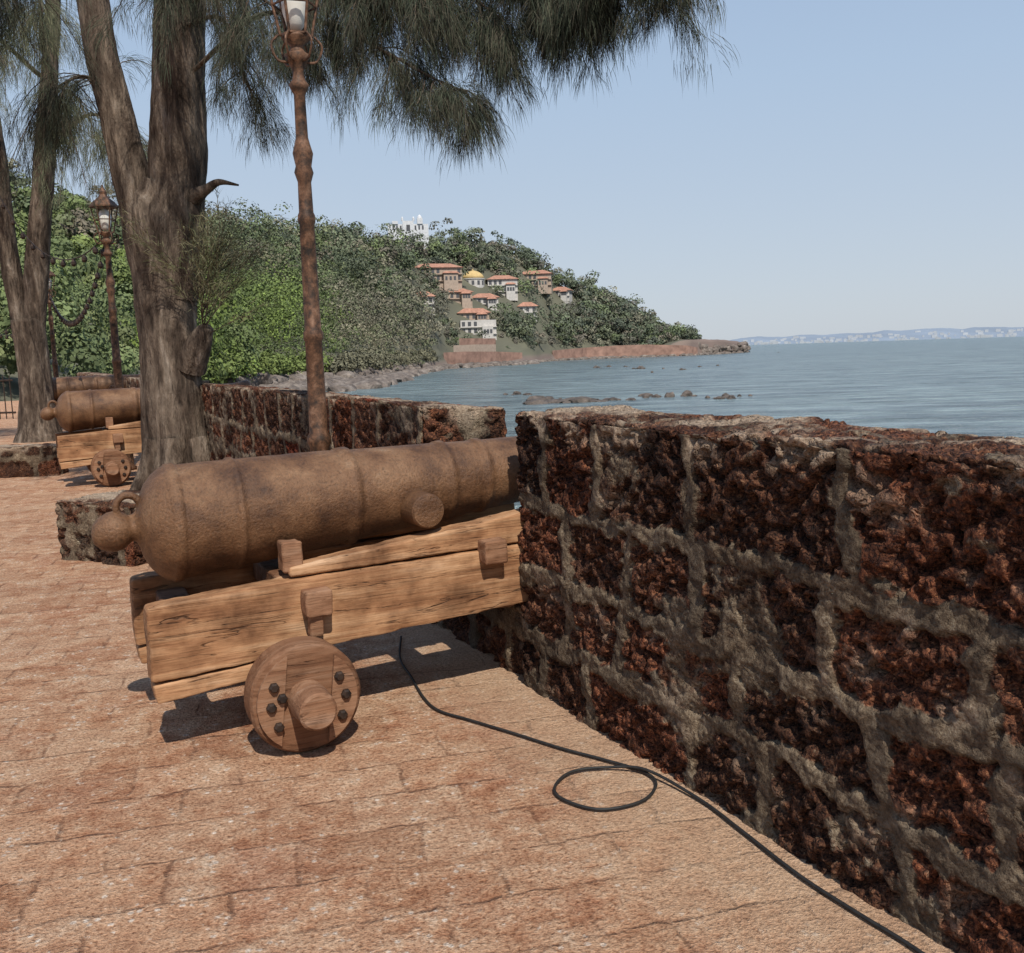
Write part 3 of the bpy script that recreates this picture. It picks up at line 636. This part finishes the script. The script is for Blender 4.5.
for i in range(100):
    c_=rr_.uniform(-200,230); d=rr_.uniform(180,300); P0=wpos(c_,d); R=rr_.uniform(3.5,6); trees.append((P0,R,R*1.8,500,.45,np.array(pal[rr_.randrange(8)])*.95+haze_tint*.10))
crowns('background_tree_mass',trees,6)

# rocks
def rocks(name,items,mt,seed):
    acc=Acc(); r=random.Random(seed)
    bm=bmesh.new(); bmesh.ops.create_icosphere(bm,subdivisions=2,radius=1); bv=np.array([v.co[:] for v in bm.verts]); bf=[tuple(v.index for v in f_.verts) for f_ in bm.faces]; bm.free()
    for k,(pos,sx,sy,sz) in enumerate(items):
        V=bv*(1+(fbm(bv*1.6+k*7.1,3,seed)-.5)[:,None]*.9); V=V*np.array([sx,sy,sz]); a=r.uniform(0,6.28); c,s=math.cos(a)*1,math.sin(a)
        if sx<2.5*sz: V=np.stack([V[:,0]*c-V[:,1]*s,V[:,0]*s+V[:,1]*c,V[:,2]],1)
        acc.add(V+np.array(pos),bf)
    return acc.obj(name,mt)
it=[]
r=random.Random(4)
for i in range(700):
    c_=r.uniform(225,745); sh=np.interp(c_,px,shore); d=sh+r.gauss(0,5)-3
    P0=wpos(c_,d,-4.0); s=r.uniform(.5,2.2)
    if 340<c_<540: s*=1.1; d=d-r.uniform(0,45); P0=wpos(c_,d,-4.0)
    it.append((P0,s*1.5,s*1.2,s*.7))
for i in range(460):
    c_=r.uniform(225,430); sh=np.interp(c_,px,shore); d=sh+r.uniform(-20,9); z=max(-4.1,float(hgt(c_,d))-.2); s=r.uniform(.4,1.7)**1.3
    it.append((wpos(c_,d,z),s*1.5,s*1.2,s*.8))
for i in range(70):
    c_=r.uniform(700,748); sh=np.interp(c_,px,shore); P0=wpos(c_,sh+r.uniform(0,20),r.uniform(-4,1.5)); it.append((P0,r.uniform(2,5),3,r.uniform(1.5,3)))
rocks('shoreline_rocks',it,M_lrock,3)
it=[]
for (c_,yv,wd) in ((600,367,12),(612,366,10),(628,366,6),(645,368,14),(668,368,7),(690,369,12),(704,366,8),(718,365,7),(640,366,6),(660,396,22),(690,396,14),(735,397,26),(750,396,8),(575,401,60),(548,398,20),(520,394,16),(780,352,4),(655,372,5)):
    hy=351-.0314*(c_-512); d=5.6*960/(yv-hy); w_=wd/960*d
    for k in range(max(2,wd//3)):
        s=r.uniform(.3,1.2); it.append((((c_-512)/960*d+r.gauss(0,w_/2.6),d+r.uniform(-2,3),-4.05),(w_/6+.3)*s,(w_/8+.25)*s,(.3+r.random()*.4)*s))
rocks('sea_rocks',it,simple_rough('wet_rock',[(.3,(.035,.03,.027)),(.5,(.10,.08,.065)),(.75,(.2,.16,.13))],.6,.8,.3,.7,scale2=3),5)
it=[]
for i in range(50):
    c_=r.uniform(60,215); d=r.uniform(50,75); P0=wpos(c_,d); s=r.uniform(.3,1.1); it.append((P0+np.array([0,0,.1]),s*1.4,s,s*.6))
rocks('beach_boulders',it,simple_rough('pale_boulder',[(.3,(.20,.17,.14)),(.7,(.45,.40,.34))],1,.6,.1,.9),6)

# ------------------------------------------------------------------ buildings on the hill
def hip(acc,x0,x1,y0,y1,z,h,ov=1.0):
    x0-=ov;x1+=ov;y0-=ov;y1+=ov; wx=x1-x0; wy=y1-y0; i=min(wx,wy)/2*.95
    if wx>=wy: a=(x0+i,(y0+y1)/2,z+h); b=(x1-i,(y0+y1)/2,z+h); F=[(0,1,5,4),(1,2,5),(2,3,4,5),(3,0,4),(0,3,2,1)]
    else: a=((x0+x1)/2,y0+i,z+h); b=((x0+x1)/2,y1-i,z+h); F=[(0,1,4),(1,2,5,4),(2,3,5),(3,0,4,5),(0,3,2,1)]
    acc.add([(x0,y0,z),(x1,y0,z),(x1,y1,z),(x0,y1,z),a,b],F)
def villa(name,c_,d,z,w_,dep,fl,wallm=M_white,roofs=True,rot=.25,extra=True):
    P0=wpos(c_,d); e=empty(name,(P0[0],P0[1],z),rot)
    wa=Acc();ro=Acc();wi=Acc(); h=fl*3.3
    wa.add(*boxVF(-w_/2,w_/2,-dep/2,dep/2,-5,h))
    if extra: wa.add(*boxVF(-w_/2-3,-w_/2+.01,-dep/2+1.2,dep/2-2,-5,max(2.6,h-3.3))); wa.add(*boxVF(w_*.1,w_*.4,-dep/2-2.5,-dep/2-.01,-5,max(2.4,h-3.0)))
    if roofs:
        hip(ro,-w_/2,w_/2,-dep/2,dep/2,h,2.4)
        if extra: hip(ro,-w_/2-3,-w_/2-1.1,-dep/2+1.2,dep/2-2,max(2.7,h-3.2),1.1,.7); hip(ro,w_*.1,w_*.4,-dep/2-2.5,-dep/2-1.05,max(2.45,h-2.95),1.0,.7)
    for k in range(fl):
        n=int(w_/2.6)
        for j in range(n):
            xx=-w_/2+w_*(j+.5)/n
            if extra and w_*.1-1<xx<w_*.4+1: continue
            wi.add(*boxVF(xx-.75,xx+.75,-dep/2-.06,-dep/2+.05,k*3.3+.5,k*3.3+2.6))
        for j in range(3):
            yy=-dep/2+dep*(j+.5)/3; wi.add(*boxVF(w_/2-.05,w_/2+.06,yy-.6,yy+.6,k*3.3+.9,k*3.3+2.5))
        wa.add(*boxVF(-w_/2-.25,w_/2+.25,-dep/2-.9,-dep/2-.003,k*3.3-.15,k*3.3+.1))
    if extra:
        for j in range(3): wi.add(*boxVF(w_*(.13+.09*j),w_*(.13+.09*j)+1.1,-dep/2-2.56,-dep/2-2.4,.2,2.1))
    wa.obj('walls',wallm,e); wi.obj('windows',M_win,e)
    if roofs: ro.obj('roof',M_tile,e)
    return e
def zy(c_,y,d): 
    hy=351-.0314*(c_-512); return 1.6+(hy-y)/960*d
for (nm,c_,y,w_,dep,fl,wm,rf,rot) in BL:
    d=site(c_,y); villa(nm,c_,d,zy(c_,y,d),w_,dep,fl,M_white if wm=='w' else M_cream,rf,rot,w_>10)
dd_=site(480,284); P0=wpos(480,dd_); e=empty('domed_pavilion',(P0[0],P0[1],zy(480,281,dd_)))
mesh_obj('drum',*lathe([(-7,5.9),(0,5.9),(.05,6.3),(.5,6.3)],32),M_white,e); mesh_obj('dome',*lathe([(.52,5.9),(1.8,5.6),(3.0,4.6),(4.0,3.1),(4.6,1.5),(4.85,.3),(5.8,.1)],32),M_dome,e,True)
wi=Acc()
for k in range(12):
    a=k*math.pi/6; V,F=boxVF(-.7,.7,-5.98,-5.8,-3,-.8); V=np.array(V); V=np.stack([V[:,0]*math.cos(a)-V[:,1]*math.sin(a),V[:,0]*math.sin(a)+V[:,1]*math.cos(a),V[:,2]],1); wi.add(V,F)
wi.obj('windows',M_win,e)
P0=wpos(418,540); e=empty('white_chapel',(P0[0],P0[1],zy(418,234,540)),.15)
wa=Acc();wa.add(*boxVF(-11,11,-4,4,-12,3)); wa.add(*boxVF(-3,3,-5,-4.01,-12,4.6)); wa.add(*boxVF(5,8,-4.6,-1,3.02,6)); wa.add(*boxVF(-8.5,-5.5,-4.6,-1,3.02,4.6))
for xx in (-3,3): V,F=lathe([(0,.7),(1.6,.6),(2.4,.1)],8); wa.add(np.array(V)+np.array([xx,-4.4,4.6]),F)
V,F=lathe([(0,1.4),(1.0,1.2),(2.2,.1)],12); wa.add(np.array(V)+np.array([6.5,-2.8,6]),F)
wa.obj('walls',flat('bright_whitewash',(.60,.60,.60)),e); wi=Acc()
for j in range(-4,5):
    if abs(j)>1: wi.add(*boxVF(j*2-.45,j*2+.45,-4.08,-3.9,0,2.2))
wi.add(*boxVF(-1,1,-5.07,-4.9,-1,2.5)); wi.obj('windows',M_win,e)
def strip(name,pxs,ds,z0,z1s,mt,th=1.0):
    acc=Acc(); A=[wpos(a,b,z0) for a,b in zip(pxs,ds)]
    for i in range(len(A)-1):
        a,b=A[i],A[i+1]; za,zb=z1s[i],z1s[i+1]; o=np.array([0,th,0])
        acc.add([a,b,b+o,a+o,(a[0],a[1],za),(b[0],b[1],zb),(b[0],b[1]+th,zb),(a[0],a[1]+th,za)],[(0,1,5,4),(4,5,6,7),(1,2,6,5),(2,3,7,6),(3,0,4,7)])
    return acc.obj(name,mt)
strip('retaining_wall',[448,470,500,526],[402,414,436,452],-5,[zy(448,352,402),zy(470,351,414),zy(500,351,436),zy(526,352,452)],M_brick)
strip('retaining_wall',[458,480,500],[414,426,440],-5,[zy(458,345,414),zy(480,344,426),zy(500,344,440)],M_cream)
strip('retaining_wall',[464,482,500],[424,434,446],-5,[zy(464,338,424),zy(482,338,434),zy(500,338,446)],M_brick)
strip('sea_wall',[556,590,620,650,690,700],[516,545,552,556,562,570],-5,[zy(556,350,516),zy(590,347,545),zy(620,345,552),zy(650,344,556),zy(690,345,562),zy(700,347,570)],M_brick,2)

# ------------------------------------------------------------------ far coast
cx=np.linspace(690,1500,200); D=5200
hh=np.interp(cx,[690,705,760,830,880,930,1000,1060,1200,1500],[0,20,46,46,54,64,54,56,70,40])+ (fbm(np.stack([cx*.08,cx*0,cx*0],1),4,5)-.5)*22
hh*=np.interp(cx,[690,712],[0,1])
A=wpos(cx,D,-4.5); B=wpos(cx,D+500,-4.0); B[:,2]=-4+hh; Cx=wpos(cx,D+1500,-4.5)
V=np.concatenate([A,B,Cx]); n=len(cx); F=[(i,i+1,n+i+1,n+i) for i in range(n-1)]+[(n+i,n+i+1,2*n+i+1,2*n+i) for i in range(n-1)]
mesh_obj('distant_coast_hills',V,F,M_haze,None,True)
acc=Acc()
for i in range(200):
    c_=rr_.gauss(rr_.choice([740,800,860,930,980,1050]),22); d=D-rr_.uniform(5,60)+rr_.random()**2*360; P0=wpos(c_,d,-4); w_=rr_.uniform(4,16); h=rr_.uniform(5,16); zb=max(0,(d-D))/500*np.interp(c_,cx,hh)
    V,F=boxVF(-w_,w_,-1,1,-5,h); acc.add(np.array(V)+P0+np.array([0,0,zb]),F)
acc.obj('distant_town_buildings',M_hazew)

# ------------------------------------------------------------------ sea
def make_sea():
    m,nt,b=mat('sea_water',.22,0,.5); v=coords(nt,(1,1,1)); b.inputs['IOR'].default_value=1.33
    v2=coords(nt,(.4,1,1),(0,0,.25))
    n1=noise(nt,v2,.8,4,.75); n2=noise(nt,v2,.12,3,.65); n3=noise(nt,v,.012,3); n4=noise(nt,coords(nt,(.25,1,1),(0,0,.2)),.26,5,.85)
    c=ramp(nt,n3,[(.35,(.115,.16,.17)),(.65,(.145,.195,.20))])
    c=mix(nt,1,c,ramp(nt,n4,[(.38,(.30,.36,.40)),(.5,(1,1,1)),(.62,(1.8,1.72,1.65))]),'MULTIPLY'); nt.links.new(c,b.inputs['Base Color'])
    bump(nt,b,math_(nt,'ADD',n1,math_(nt,'MULTIPLY',n2,4)),1.0,1.6); return m
mesh_obj('sea_water',[(-30000,-3000,-4),(30000,-3000,-4),(30000,40000,-4),(-30000,40000,-4)],[(0,1,2,3)],make_sea())
